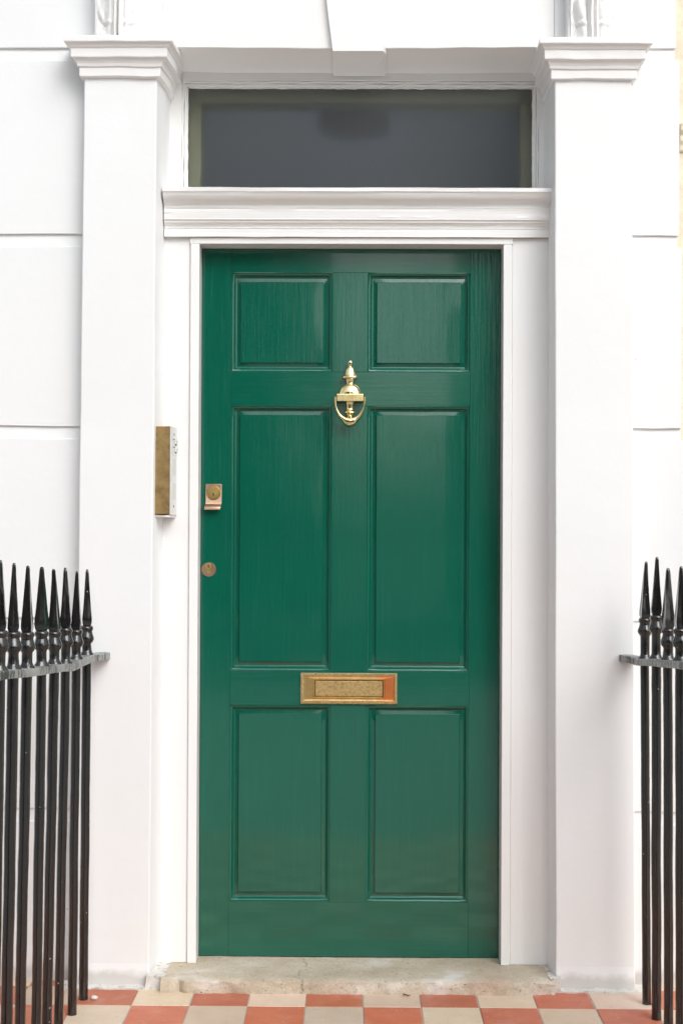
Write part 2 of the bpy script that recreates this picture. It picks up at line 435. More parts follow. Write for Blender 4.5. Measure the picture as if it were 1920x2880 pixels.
# keystone
bm = bmesh.new()
zb, zt = 2.5820, 5.2
def kxl(z): return -.0705 - (z - zb) * .118
def kxr(z): return .0700 + (z - zb) * .118
for (za, zc) in ((zb, 2.95),):
    f0 = [(kxl(za), .0350), (kxr(za), .0350), (kxr(za) + .008, .06), (kxr(za) + .008, .19), (kxl(za), .19)]
    f1 = [(kxl(zc), .0350), (kxr(zc), .0350), (kxr(zc) + .008, .06), (kxr(zc) + .008, .19), (kxl(zc), .19)]
    prism_z(bm, f0, f1, za, zc)
for v_ in bm.verts:
    if v_.co.z < 2.6 and v_.co.y > .1: v_.co.z -= .0190
cut(bm, 2, zb, 2.95, 8); cut(bm, 0, -.12, .12, 6); wob(bm, .0013, 9, 6)
obj('keystone', bm, M['trim'], house, bevel=.005, segs=3)

# pilasters
def pilaster(side):
    bm = bmesh.new()
    if side < 0:
        xo0, xo1, xi0, xi1, xb = -.768, -.7515, -.5600, -.5525, -.541
    else:
        xo0, xo1, xi0, xi1, xb = .768, .7500, .5510, .5400, .541
    ztop = 2.548
    b0 = [(xo0, 0), (xi0, 0), (xb + (.002*side), .10), (xb, .5), (xo0, .5)]
    b1 = [(xo1, 0), (xi1, 0), (xb - (.006*side if side > 0 else 0), .10), (xb, .5), (xo1, .5)]
    prism_z(bm, b0, b1, .002, ztop)
    cut(bm, 2, 0, ztop, 40); 
    for v_ in bm.verts:
        n = noise.noise_vector(v_.co * 3.1 + Vector((side*4, 0, 0)))
        n2 = noise.noise_vector(v_.co * 21 + Vector((side*4, 0, 0)))
        a = .0016; low = max(0, 1 - v_.co.z / .10)
        v_.co.x += n.x*a + n2.x*(.0004 + .003*low)
        v_.co.y += n.y*a + n2.y*(.0004 + .002*low) - .008*low*low*(1 if v_.co.y < .05 else 0)
    o = obj('pilaster', bm, M['stucco'], house, bevel=.0035)
    # capital: profile swept round the three open sides
    prof = [(-.004, 2.484), (.0145, 2.4885), (.0150, 2.511), (.0205, 2.5135), (.0225, 2.5215), (.0240, 2.5235), (.0255, 2.5265), (.0300, 2.5315), (.0395, 2.5345),
            (.0400, 2.5375), (.0405, 2.5585), (.0450, 2.5615), (.0475, 2.5655), (.0525, 2.5700), (.0590, 2.5715), (.0600, 2.5740), (.0600, 2.5850), (.0575, 2.5885), (.04, 2.5900), (-.03, 2.5915)]
    bm = bmesh.new()
    sgn = side
    xo, xi = (xo1, xi1)
    def ring(pr, z):
        po, pi = xo + sgn*pr, xi - sgn*pr
        back = xb - sgn*(pr*.95 + .0)      # inner return follows the reveal
        pts = []
        pts += [(po, y_) for y_ in (.06, .03)]
        pts += [(po + (po - pi)*0, -pr)]
        m_ = 10
        pts += [(po + (pi - po)*k_/m_, -pr) for k_ in range(1, m_)]
        pts += [(pi, -pr)]
        pts += [(pi + (back - pi)*min(1, (y_ + pr)/(.10 + pr)), y_) for y_ in (.02, .06, .10, .15, .205)]
        return [bm.verts.new((a, b, z)) for a, b in pts]
    dz = .0085 if side < 0 else .0035
    rs = [ring(q_[0]*.80, q_[1] + dz) for q_ in prof]
    for a, b in zip(rs, rs[1:]):
        for k_ in range(len(a)-1): bm.faces.new([a[k_], a[k_+1], b[k_+1], b[k_]])
    # close the top with a sheet back to the wall
    for v_ in bm.verts:
        n = noise.noise_vector(v_.co * 13 + Vector((side*9, 3, 0))); n3 = noise.noise_vector(v_.co * 50 + Vector((side*9, 3, 0)))
        v_.co.z += n.z*.0022 + n3.z*.0006; v_.co.y += n.y*.0012 + n3.y*.0005; v_.co.x += n.x*.0012
    t_ = [v_ for v_ in rs[-1]]
    bm.faces.new(t_)
    obj('capital', bm, M['trim'], o, bevel=.0011)
    return o
pl = pilaster(-1); pr_ = pilaster(1)

# acanthus brackets standing on the capitals
def bracket(xc, seed, side):
    W, H, Yf = .132, .62, -.022
    bm = bmesh.new(); box(bm, xc - W/2, xc + W/2, Yf + .012, .06, 2.592, 2.592 + H)
    cut(bm, 2, 2.58, 3.2, 20); wob(bm, .0012, 12, seed)
    o = obj('bracket', bm, M['trim'], house, bevel=.003)
    bm = bmesh.new(); nu, nv = 56, 190; grid = []
    for j in range(nv + 1):
        v0 = j / nv * H; row = []
        for i in range(nu + 1):
            u = (i / nu) * 2 - 1; au = abs(u)
            # scalloped leaf outline
            ph = (v0 / .085 + seed*.37) % 1.0
            edge = .62 + .30*math.sin(math.pi*ph)**.8 + .04*math.sin(v0*90 + seed)
            h = 0.0
            if au < edge:
                e = au/edge
                h = .015*(1 - e**4) 
                vein = math.sin((au*6.0 - v0*22 + seed)*1.4 + 2.0*noise.noise(Vector((u*2, v0*14, seed))))
                h += .0052*vein*(1 - e**6)*min(1, au*4)
                h += .004*math.exp(-((ph - .08)/.06)**2)*(e > .25)
            gap = math.exp(-((au - .27)/.055)**2); h -= .010*gap*(au < edge)
            h += .0150*math.exp(-((au - .10)/.06)**2) - .005*math.exp(-(au/.03)**2)
            h += .0022*noise.noise(Vector((u*9, v0*60, seed)))
            x = xc + u*.060 + .002*noise.noise(Vector((u, v0*20, seed)))
            row.append(bm.verts.new((x, Yf + .0115 - max(h, -.001) - .0, 2.589 + v0)))
        grid.append(row)
    for j in range(nv):
        for i in range(nu): bm.faces.new([grid[j][i], grid[j][i+1], grid[j+1][i+1], grid[j+1][i]])
    f = obj('acanthus_leaf', bm, M['trim'], o, smooth=60)
    so = f.modifiers.new('thick', 'SOLIDIFY'); so.thickness = .004; so.offset = 1
bracket(-.656, 1.3, -1); bracket(.640, 4.1, 1)

# mortar where the pilasters meet the paving
for (x0, x1, y0, y1, sd) in ((-.80, -.515, -.030, .02, 1), (.535, .80, -.028, .02, 2)):
    bm = bmesh.new(); box(bm, x0, x1, y0, y1, -.004, .010); cut(bm, 0, x0, x1, 34); cut(bm, 1, y0, y1, 4)
    for v_ in bm.verts:
        n = noise.noise_vector(v_.co*28 + Vector((sd, 0, 0))); n2 = noise.noise(v_.co*75)
        if v_.co.z > 0: v_.co.z = .004 + .006*max(0, (v_.co.y - y0)/(y1-y0)) + n.z*.004 + n2*.002
        v_.co.y += n.y*.006
    obj('mortar_fillet', bm, M['mortar'], house, smooth=50)

# door step
bm = bmesh.new(); sx0, sx1 = -.522, .5435
box(bm, sx0, sx1, -.052, .30, -.004, .037)
cut(bm, 0, sx0, sx1, 150); cut(bm, 1, -.052, .2, 14); cut(bm, 2, -.004, .037, 5)
for v_ in bm.verts:
    n = noise.noise_vector(v_.co*17); n2 = noise.noise_vector(v_.co*60 + Vector((3, 3, 3)))
    if v_.co.y < .05:
        fr_ = max(0, 1 - (v_.co.y + .052)/.020)
        v_.co.y += fr_*(n.y*.006 + n2.y*.0040) + .003*fr_*(v_.co.z/.037)
        v_.co.z -= .0045*fr_*(v_.co.z/.037)**2 * (1 + 1.5*max(0, n2.x))
    if v_.co.z > .02: v_.co.z += n.z*.0012 + n2.z*.0005 - .0015*math.exp(-(v_.co.x/.3)**2)
    # knocked corner and the chip near the left end
    c = math.exp(-(((v_.co.x + .475)/.012)**2))*max(0, 1 - (v_.co.y + .052)/.03); v_.co.y += .014*c
    c = max(0, 1 - (sx1 - v_.co.x)/.06)*max(0, 1 - (v_.co.y + .052)/.03); v_.co.y += .012*c*(1 + n2.x); v_.co.z -= .008*c*(v_.co.z > .02)
obj('doorstep', bm, M['stone'], house, smooth=50)
for (x0, x1, sd) in ((-.560, -.515, 5), (.535, .560, 6)):
    bm = bmesh.new(); box(bm, x0 - .004, x1 + .002, -.03, .112, 0, .0385); cut(bm, 0, x0, x1, 5); cut(bm, 1, -.03, .105, 16); cut(bm, 2, 0, .034, 4)
    for v_ in bm.verts:
        n = noise.noise_vector(v_.co*40 + Vector((sd, 0, 0)))
        v_.co += n*.005
    obj('mortar_fillet', bm, M['mortar'], house, smooth=50)

# ---------------------------------------------------------------- door frame
bm = bmesh.new()
DX0, DX1, DZ0, DZ1 = -.4406, .4090, .0385, 2.0570
YF, YI = .100, .093                 # flat board, inner strip
zt = 2.0765
def stile_frame(xa, xb, xs, side):
    s = bmesh.new(); box(s, xa, xb, YF, .24, .0372, zt); cut(s, 2, .037, zt, 22); wob(s, .0007, 6, 3+side, (1, 1, 0)); merge(bm, s)
    a, b = (xb, xs) if side < 0 else (xs, xa)
    # quirk, then the strip with a small bead
    g = .0016
    if side < 0: a += g
    else: b -= g
    s = bmesh.new(); box(s, a, b, YI, .24, .0371, zt - .0185 if False else DZ1 + .0012); cut(s, 2, .037, zt, 22); wob(s, .0006, 6, 7+side, (.5, 1, 0)); merge(bm, s)
    s = bmesh.new()
    if side < 0: box(s, xb - .001, a + .001, YF + .0022, .24, .0373, DZ1)
    else: box(s, b - .001, xa + .001, YF + .0022, .24, .0373, DZ1)
    merge(bm, s)
stile_frame(-.5435, -.4690, -.4425, -1)
stile_frame(.4370, .5445, .4110, 1)
s = bmesh.new(); box(s, -.469, .437, YI, .24, DZ1 + .0015, DZ1 + .0195); cut(s, 0, -.47, .44, 20); wob(s, .0006, 6, 9, (0, 1, .6)); merge(bm, s)
fr_o = obj('door_frame', bm, M['joinery'], house, bevel=.0036, segs=3)
# dark stop behind the leaf
bm = bmesh.new(); box(bm, -.56, .56, .212, .245, .03, 2.1)
obj('door_stop', bm, M['joinery'], fr_o)
# transom cornice
prof = [(.24, 2.0768), (.085, 2.0768), (.0850, 2.0985), (.0835, 2.1005), (.0880, 2.1025), (.0850, 2.1085), (.0775, 2.1150), (.0765, 2.1195), (.0735, 2.1215), (.0725, 2.1235),
        (.0760, 2.1255), (.0745, 2.1300), (.0755, 2.1370), (.0735, 2.1440), (.0745, 2.1520), (.0720, 2.1570), (.0765, 2.1590), (.0745, 2.1640),
        (.0690, 2.1680), (.0610, 2.1725), (.0540, 2.1790), (.0490, 2.1870), (.0470, 2.1925), (.0440, 2.1950), (.0440, 2.2040), (.0500, 2.2070), (.205, 2.2190), (.24, 2.2190)]
bm = bmesh.new(); prism_x(bm, prof, -.5405, .5400); cut(bm, 0, -.54, .54, 60)
for v_ in bm.verts:
    if v_.co.y < .2:
        n = noise.noise(Vector((v_.co.x*3.0, v_.co.z*120, 1.0))); n2 = noise.noise(Vector((v_.co.x*22, v_.co.z*90, 5.0)))
        v_.co.y += n*.0014 + n2*.0007; v_.co.z += noise.noise(Vector((v_.co.x*9, v_.co.z*40, 2)))*.0009
obj('transom', bm, M['joinery_h'], fr_o, smooth=28)

# ---------------------------------------------------------------- fanlight
fan = None
bm = bmesh.new()
FY = .196
GX0, GX1, GZ0, GZ1 = -.4930, .5070, 2.2225, 2.5370
def bead_run(a, b, horiz, z, seed, outer):
    pass
def frame_piece(x0, x1, z0, z1, n, ax):
    s = bmesh.new(); box(s, x0, x1, FY, .26, z0, z1); cut(s, ax, (x0, z0)[ax == 2], (x1, z1)[ax == 2], n); wob(s, .0008, 9, x0*7 + z0, (1, 1, 1)); merge(bm, s)
frame_piece(-.560, GX0 - .014, 2.215, 2.60, 14, 2); frame_piece(GX1 + .014, .560, 2.215, 2.60, 14, 2)
frame_piece(GX0 - .0135, GX1 + .0135, GZ1 + .0145, 2.60, 26, 0)
def bead(x0, x1, z0, z1, ya, n, ax, sd):
    s = bmesh.new(); box(s, x0, x1, ya, .26, z0, z1); cut(s, ax, (x0, z0)[ax == 2], (x1, z1)[ax == 2], n)
    for v_ in s.verts:
        nn = noise.noise_vector(v_.co*26 + Vector((sd, 0, 0))); v_.co += Vector((nn.x, nn.y*.4, nn.z))*.0013
    merge(bm, s)
for k, (off, ya) in enumerate(((.0140, .2005), (.0075, .2055))):
    w_ = .0058
    bead(GX0 - off, GX0 - off + w_, GZ0 - .01, GZ1 + off, ya, 40, 2, k)
    bead(GX1 + off - w_, GX1 + off, GZ0 - .01, GZ1 + off, ya, 40, 2, k + 3)
    bead(GX0 - off, GX1 + off, GZ1 + off - w_, GZ1 + off, ya - .0003, 110, 0, k + 6)
fan = obj('fanlight', bm, M['trim'], house, bevel=.0013)
# ragged glazing putty
bm = bmesh.new()
def putty(x0, x1, z0, z1, n, ax, sd, amp):
    s = bmesh.new(); box(s, x0, x1, .2135, .2215, z0, z1); cut(s, ax, (x0, z0)[ax == 2], (x1, z1)[ax == 2], n)
    for v_ in s.verts:
        if ax == 0: v_.co.z += amp*max(-.2, noise.noise(Vector((v_.co.x*30, 0, sd))) + .5*noise.noise(Vector((v_.co.x*110, 0, sd))))*(-1 if v_.co.z < (z0+z1)/2 and z0 > 2.4 else 1 if z0 < 2.4 and v_.co.z > (z0+z1)/2 else 0)
        else:
            inner = (v_.co.x > (x0+x1)/2) if x0 < 0 else (v_.co.x < (x0+x1)/2)
            if inner: v_.co.x += (-1 if x0 > 0 else 1)*amp*(noise.noise(Vector((0, v_.co.z*34, sd))) + .5*noise.noise(Vector((0, v_.co.z*120, sd))))
    merge(bm, s)
putty(GX0 - .004, GX1 + .004, GZ1 - .0022, GZ1 + .006, 260, 0, 1.0, .0030)
putty(GX0 - .004, GX0 + .0022, GZ0 - .004, GZ1, 100, 2, 2.0, .0022)
putty(GX1 - .0022, GX1 + .004, GZ0 - .004, GZ1, 100, 2, 3.0, .0020)
s = bmesh.new()   # thicker smear of filler in the lower left corner
box(s, GX0, GX0 + .085, .2125, .2215, GZ0 - .006, GZ0 + .0095); cut(s, 0, GX0, GX0 + .085, 26)
for v_ in s.verts:
    if v_.co.z > GZ0: v_.co.z = GZ0 + .0075*math.sin(math.pi*min(1, max(0, (v_.co.x - GX0 + .03)/.11)))**.6 * (1 + .4*noise.noise(Vector((v_.co.x*60, 0, 0)))) - .004*((v_.co.x-GX0) > .07)
merge(bm, s)
obj('putty', bm, M['trim'], fan)
bm = bmesh.new(); box(bm, GX0 - .012, GX1 + .012, .2220, .2270, GZ0 - .012, GZ1 + .006)
obj('pane', bm, M['glass'], fan)
# paint flecks stuck on the glass
rr = random.Random(5)
for _ in range(36):
    x, z = rr.uniform(GX0+.03, GX1-.02), rr.uniform(GZ0+.04, GZ1-.015); r_ = rr.choice((.0006, .0006, .0008, .0011))
    bm = bmesh.new(); disc_y(bm, [(r_, 0), (r_*.7, -.0006)], 6, (x, .2216, z), rr.uniform(.5, 1.2))
    obj('paint_fleck', bm, M['trim'], fan)

# hall behind the fanlight
bm = bmesh.new()
for (x0, x1, y0, y1, z0, z1) in ((-.535, -.459, .262, .345, 2.20, 2.60), (.478, .56, .262, .345, 2.20, 2.60), (-.459, .478, .262, .345, 2.508, 2.60), ):
    box(bm, x0, x1, y0, y1, z0, z1)
obj('inner_reveal', bm, M['olive'], house)
bm = bmesh.new()
t = .02
for b_ in ((-.75, .75, 3.2, 3.22, 0, 4.2), (-.77, -.75, .545, 3.22, 0, 4.2), (.75, .77, .545, 3.22, 0, 4.2), (-.77, .77, .545, 3.22, -.02, 0), (-.77, .77, .545, 1.3, 4.2, 4.22)): box(bm, *b_)  # rear of the ceiling left open, added to let sky light into the hall
obj('hall_interior', bm, M['hall'], house)
lamp = empty('hall_lamp', (-.012, .52, 2.535)); tag(lamp, 'blurred brown hanging lampshade behind the frosted fanlight, near its top edge', 'lamp')
bm = bmesh.new(); lathe(bm, [(.115, -.03), (.11, .01), (.085, .06), (.03, .09)], 24)
obj('lamp_shade', bm, M['dark_wood'], lamp, smooth=40)
bm = bmesh.new(); lathe(bm, [(.006, .085), (.006, 1.60)], 8)
obj('flex', bm, M['dark_wood'], lamp)

# ---------------------------------------------------------------- the green door
YD = .160
bm = bmesh.new(); box(bm, DX0 + .001, DX1 - .001, YD + .018, YD + .045, DZ0 + .001, DZ1 - .001)
door = obj('front_door', bm, M['door_v'], house)
tag(door, 'glossy green six panel front door with brass fittings')
PXL = (-.3580, -.0685); PXR = (.0315, .3245)
ROWS = [(1.7060, 1.9905), (.8510, 1.6095), (.1935, .7545)]
def member(name, x0, x1, z0, z1, m_, sd):
    b = bmesh.new(); box(b, x0, x1, YD, YD + .030, z0, z1)
    n_ = max(2, int(max(x1-x0, z1-z0)/.05)); ax = 0 if (x1-x0) > (z1-z0) else 2
    cut(b, ax, (x0, z0)[ax == 2], (x1, z1)[ax == 2], n_); cut(b, 2 - ax, (x0, z0)[ax == 0], (x1, z1)[ax == 0], 3)
    for v_ in b.verts:
        if v_.co.y < YD + .01: v_.co.y += noise.noise(v_.co*3.0 + Vector((sd, 0, 0)))*.0006
    return obj(name, b, m_, door, bevel=.0005, segs=1, smooth=30)
e = .00025
member('stile', DX0, PXL[0] - 0, DZ0, DZ1, M['door_v'], 1)
member('stile', PXR[1], DX1, DZ0, DZ1, M['door_v'], 2)
zs = [DZ0] + [z for r_ in ROWS[::-1] for z in r_] + [DZ1]
for a, b in ((zs[0], zs[1]), (zs[2], zs[3]), (zs[4], zs[5]), (zs[6], zs[7])):
    member('rail', PXL[0] + e, PXR[1] - e, a, b, M['door_h'], a*3)
for a, b in ROWS:
    member('muntin', PXL[1], PXR[0], a + e, b - e, M['door_v'], a*5)
def panel(x0, x1, z0, z1, sd):
    b = bmesh.new()
    prof = [(-.0005, .010), (.0000, .0004), (.0022, .0002), (.0030, .0026), (.0048, .0030), (.0066, .0040), (.0085, .0062), (.0103, .0096), (.0118, .0112),
            (.0126, .0116), (.0140, .0136), (.0155, .0142), (.0235, .0128), (.0256, .0124), (.0263, .0080), (.0274, .0066)]
    rings = []
    for ins, d in prof:
        xa, xb, za, zb_ = x0+ins, x1-ins, z0+ins, z1-ins
        n1, n2 = 10, max(10, int((z1-z0)/.03)); pts = []
        pts += [(xa + (xb-xa)*k/n1, za) for k in range(n1)]; pts += [(xb, za + (zb_-za)*k/n2) for k in range(n2)]
        pts += [(xb - (xb-xa)*k/n1, zb_) for k in range(n1)]; pts += [(xa, zb_ - (zb_-za)*k/n2) for k in range(n2)]
        rings.append([b.verts.new((px, YD + d, pz)) for px, pz in pts])
    for a_, c_ in zip(rings, rings[1:]):
        n = len(a_)
        for k in range(n): b.faces.new([a_[k], a_[(k+1) % n], c_[(k+1) % n], c_[k]])
    for v_ in b.verts:
        n = noise.noise_vector(v_.co*34 + Vector((sd, 0, 0))); n2 = noise.noise_vector(v_.co*140)
        v_.co += Vector((n.x, n.y*.6, n.z))*.00055 + Vector((n2.x, n2.y, n2.z))*.00022
    n1, n2 = 10, max(10, int((z1-z0)/.03))
    # field as a grid so that it can be very slightly uneven
    last = rings[-1]
    G = [[None]*(n1+1) for _ in range(n2+1)]
    for k in range(n1): G[0][k] = last[k]; G[n2][n1-k] = last[n1+n2+k]
    for k in range(n2): G[k][n1] = last[n1+k]; G[n2-k][0] = last[2*n1+n2+k]
    ins = prof[-1][0]
    for j in range(n2+1):
        for i in range(n1+1):
            if G[j][i] is None:
                px, pz = x0+ins+(x1-x0-2*ins)*i/n1, z0+ins+(z1-z0-2*ins)*j/n2
                G[j][i] = b.verts.new((px, YD + .0066 + .0011*noise.noise(Vector((px*4, pz*2.5, sd))), pz))
    for j in range(n2):
        for i in range(n1): b.faces.new([G[j][i], G[j][i+1], G[j+1][i+1], G[j+1][i]])
    return obj('panel', b, M['door_v'], door, smooth=22)
for r_ in ROWS:
    panel(PXL[0], PXL[1], r_[0], r_[1], r_[0]*7); panel(PXR[0], PXR[1], r_[0], r_[1], r_[0]*11 + 3)

# knocker (urn shaped body, hinged handle)
KX, KY = -.0180, YD - .004
pxm = .1583e-3
def kz(y): return 1.7370 - (y - 305)*pxm
body = [(78, 1055), (66, 1085), (62, 1110), (58, 1150), (55, 1175), (66, 1200), (84, 1220), (104, 1236), (104, 1246), (88, 1256), (62, 1275), (50, 1295), (44, 1320), (44, 1352)]
bm = bmesh.new(); lathe(bm, [(w_*pxm, kz(y)) for w_, y in body[::-1]], 28, (KX, KY - .012, 0), .75)
top = [(34, 375), (37, 350), (37, 335), (32, 318), (20, 308), (8, 304)]
mid_ = [(204, 922), (200, 880), (186, 830), (160, 785), (125, 752), (92, 733), (62, 722), (59, 712), (62, 690), (72, 660), (80, 640), (92, 634), (126, 630), (138, 615), (138, 596), (122, 583), (104, 565), (92, 545), (80, 500), (66, 458), (44, 428), (24, 416), (22, 408), (28, 392)]
lathe(bm, [(w_*pxm, kz(y)) for w_, y in mid_ + top], 36, (KX, KY - .010, 0), .62)
kb = obj('door_knocker', bm, M['brass_bright'], door, smooth=50)
bm = bmesh.new(); box(bm, KX - 236*pxm, KX + 236*pxm, KY - .036, YD + .001, kz(1050), kz(920)); 
obj('knocker_block', bm, M['brass_bright'], door, bevel=.0016)
bm = bmesh.new(); box(bm, KX - 60*pxm, KX + 60*pxm, KY - .012, YD + .001, kz(1300), kz(600)); box(bm, KX-.020, KX+.020, YD - .003, YD + .001, kz(1050), kz(760))
obj('knocker_backplate', bm, M['brass_bright'], door, bevel=.003)
# handle: U-shaped strap with a thick crescent foot, outline in px of the knocker drawing (half widths from centre)
def arc(pts, n):
    out = []
    for k in range(len(pts)-1):
        p0 = pts[max(0, k-1)]; p1 = pts[k]; p2 = pts[k+1]; p3 = pts[min(len(pts)-1, k+2)]
        for t_ in range(n):
            t1 = t_/n; t2 = t1*t1; t3 = t2*t1
            out.append(tuple(.5*((2*p1[i]) + (-p0[i]+p2[i])*t1 + (2*p0[i]-5*p1[i]+4*p2[i]-p3[i])*t2 + (-p0[i]+3*p1[i]-3*p2[i]+p3[i])*t3) for i in (0, 1)))
    out.append(pts[-1]); return out
outer = arc([(282, 975), (281, 1060), (270, 1150), (240, 1245), (185, 1340), (130, 1400), (95, 1455), (45, 1480), (0, 1494)], 6)
inner = arc([(243, 975), (242, 1060), (232, 1140), (204, 1215), (150, 1290), (90, 1328), (50, 1338), (25, 1341), (0, 1342)], 6)
bm = bmesh.new(); secs = []
full_o = [(-a, b) for a, b in outer] + [(a, b) for a, b in outer[::-1][1:]]
full_i = [(-a, b) for a, b in inner] + [(a, b) for a, b in inner[::-1][1:]]
for (ox, oy), (ix, iy) in zip(full_o, full_i):
    cx_, cy_ = (ox+ix)/2, (oy+iy)/2; dx, dy = (ix-ox)/2, (iy-oy)/2
    wid = math.hypot(dx, dy)*pxm; dep = .0050 + wid*.42; yc = KY - .030
    sec = []
    for k in range(14):
        a = 2*math.pi*k/14; cc, ss = math.cos(a), math.sin(a)
        cc = math.copysign(abs(cc)**.8, cc); ss = math.copysign(abs(ss)**.8, ss)
        sec.append(bm.verts.new((KX + (cx_ + dx*cc)*pxm, yc + ss*dep, kz(cy_ + dy*cc))))
    secs.append(sec)
for a, b in zip(secs, secs[1:]):
    for k in range(14): bm.faces.new([a[k], a[(k+1) % 14], b[(k+1) % 14], b[k]])
bm.faces.new(secs[0]); bm.faces.new(secs[-1][::-1])
obj('knocker_handle', bm, M['brass_bright'], door, smooth=60)

# letter plate
LX0, LX1, LZ0, LZ1 = -.1545, .1205, .7590, .8470
YL = YD - .0005
bm = bmesh.new()
fx0, fx1, fz0, fz1 = -.1150, .0805, .7790, .8265
def frame_ring(bm, o_, i_, ya, yb):
    (ax0, ax1, az0, az1), (bx0, bx1, bz0, bz1) = o_, i_
    for q_ in ((ax0, ax1, bz1, az1), (ax0, ax1, az0, bz0)): box(bm, q_[0], q_[1], ya, yb, q_[2], q_[3])
    box(bm, ax0, bx0, ya + .00001, yb, bz0, bz1); box(bm, bx1, ax1, ya + .00001, yb, bz0, bz1)
# sloping plate face: rings
rings = []
for (ins, y_) in ((0, 0), (0, -.0045), (.0015, -.0060), (.0085, -.0060), (.0100, -.0035), (.0120, -.0030)):
    rings.append((LX0+ins, LX1-ins, LZ0+ins, LZ1-ins, YL+y_))
rings += [(fx0-.006, fx1+.006, fz0-.005, fz1+.005, YL-.0036), (fx0-.004, fx1+.004, fz0-.0035, fz1+.0035, YL-.0062), (fx0-.0012, fx1+.0012, fz0-.0012, fz1+.0012, YL-.0062), (fx0, fx1, fz0, fz1, YL-.0045), (fx0, fx1, fz0, fz1, YL+.002)]
rv = [[bm.verts.new((x, r_[4], z)) for x, z in ((r_[0], r_[2]), (r_[1], r_[2]), (r_[1], r_[3]), (r_[0], r_[3]))] for r_ in rings]
for a, b in zip(rv, rv[1:]):
    for k in range(4): bm.faces.new([a[k], a[(k+1) % 4], b[(k+1) % 4], b[k]])
rim = [f for f in bm.faces if all(v_.co.x < LX0 + .0101 or v_.co.x > LX1 - .0101 or v_.co.z < LZ0 + .0101 or v_.co.z > LZ1 - .0101 for v_ in f.verts)]
for f in rim: f.material_index = 1
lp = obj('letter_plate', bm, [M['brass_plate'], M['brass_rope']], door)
bm = bmesh.new()
def rope(xa, za, xb, zb_):
    d = Vector((xb-xa, 0, zb_-za)); n = int(d.length/.0029); 
    u = d.normalized(); vperp = Vector((-u.z, 0, u.x)); 
    for k in range(n):
        c = Vector((xa, YL - .0062, za)) + d*((k+.5)/n)
        ax = (u*.75 + vperp*.66).normalized(); bx = Vector((-ax.z, 0, ax.x))
        v_ = []
        for (s_, t_, yy) in ((-1, 0, 0), (-.5, -1, -.0009), (.5, -1, -.0009), (1, 0, 0), (.5, 1, -.0009), (-.5, 1, -.0009)): 
            v_.append(bm.verts.new(c + ax*s_*.0034 + bx*t_*.00075 + Vector((0, yy*.4, 0))))
        a_, b_ = bm.verts.new(c - ax*.0017 + Vector((0, -.0017, 0))), bm.verts.new(c + ax*.0017 + Vector((0, -.0017, 0)))
        bm.faces.new([v_[0], v_[1], a_]); bm.faces.new([v_[1], v_[2], b_, a_]); bm.faces.new([v_[2], v_[3], b_]); bm.faces.new([v_[3], v_[4], b_]); bm.faces.new([v_[4], v_[5], a_, b_]); bm.faces.new([v_[5], v_[0], a_])
i_ = .0046
rope(LX0+i_, LZ1-i_, LX1-i_, LZ1-i_); rope(LX0+i_, LZ0+i_, LX1-i_, LZ0+i_); rope(LX0+i_, LZ0+i_, LX0+i_, LZ1-i_); rope(LX1-i_, LZ0+i_, LX1-i_, LZ1-i_)
obj('rope_border', bm, M['brass_rope'], door)
bm = bmesh.new(); box(bm, fx0 + .0012, fx1 - .0012, YL - .0022, YL + .003, fz0 + .001, fz1 - .0014); cut(bm, 0, fx0, fx1, 12)
for v_ in bm.verts:
    if v_.co.y < YL: v_.co.y += noise.noise(v_.co*40)*.0006
obj('letter_flap', bm, M['brass_worn'], door, bevel=.0025, segs=3)

# cylinder lock with pull
bm = bmesh.new()
cx0, cx1 = -.4290, -.3825; cz1, cz0 = 1.3845, 1.3105
prof = [(YD - .0035, cz1), (YD - .0035, cz0 + .020), (YD - .0060, cz0 + .0155), (YD - .0150, cz0 + .0125), (YD - .0200, cz0 + .0080), (YD - .0215, cz0), (YD - .0190, cz0 - .0005), (YD - .0175, cz0 + .0068), (YD - .0130, cz0 + .0100), (YD - .0030, cz0 + .0130), (YD + .0005, cz0 + .018), (YD + .0005, cz1)]
prism_x(bm, [(a, b) for a, b in prof], cx0, cx1)
for v_ in bm.verts:
    k_ = max(0, 1 - (v_.co.z - cz0)/.02); v_.co.x -= .0022*k_
pull = obj('cylinder_pull', bm, M['brass_pull'], door, bevel=.0016, smooth=40)
bm = bmesh.new(); c = (-.4055, YD - .0035, 1.3600)
disc_y(bm, [(.0200, 0), (.0200, -.0030), (.0188, -.0045), (.0172, -.0046), (.0166, -.0038), (.0160, -.0038), (.0158, -.0048), (.0075, -.0052), (.0070, -.0046), (.0064, -.0046), (.0060, -.0056), (.0001, -.0056)], 40, c)
for v_ in bm.verts:
    r_ = math.hypot(v_.co.x - c[0], v_.co.z - c[2])
    if r_ < .0078: v_.co.z -= .0055
obj('lock_cylinder', bm, M['brass_lock'], door, smooth=40)
bm = bmesh.new(); disc_y(bm, [(.0016, 0), (.0016, -.0008)], 10, (c[0], c[1] - .0052, c[2] - .0032)); box(bm, c[0]-.0008, c[0]+.0008, c[1]-.0060, c[1]-.0052, c[2]-.0098, c[2]-.0030)
box(bm, c[0]-.0014, c[0]-.0002, c[1]-.0061, c[1]-.0052, c[2]-.0082, c[2]-.0062); box(bm, c[0]+.0002, c[0]+.0015, c[1]-.0062, c[1]-.0052, c[2]-.0095, c[2]-.0078)
obj('keyhole', bm, M['hole'], door)
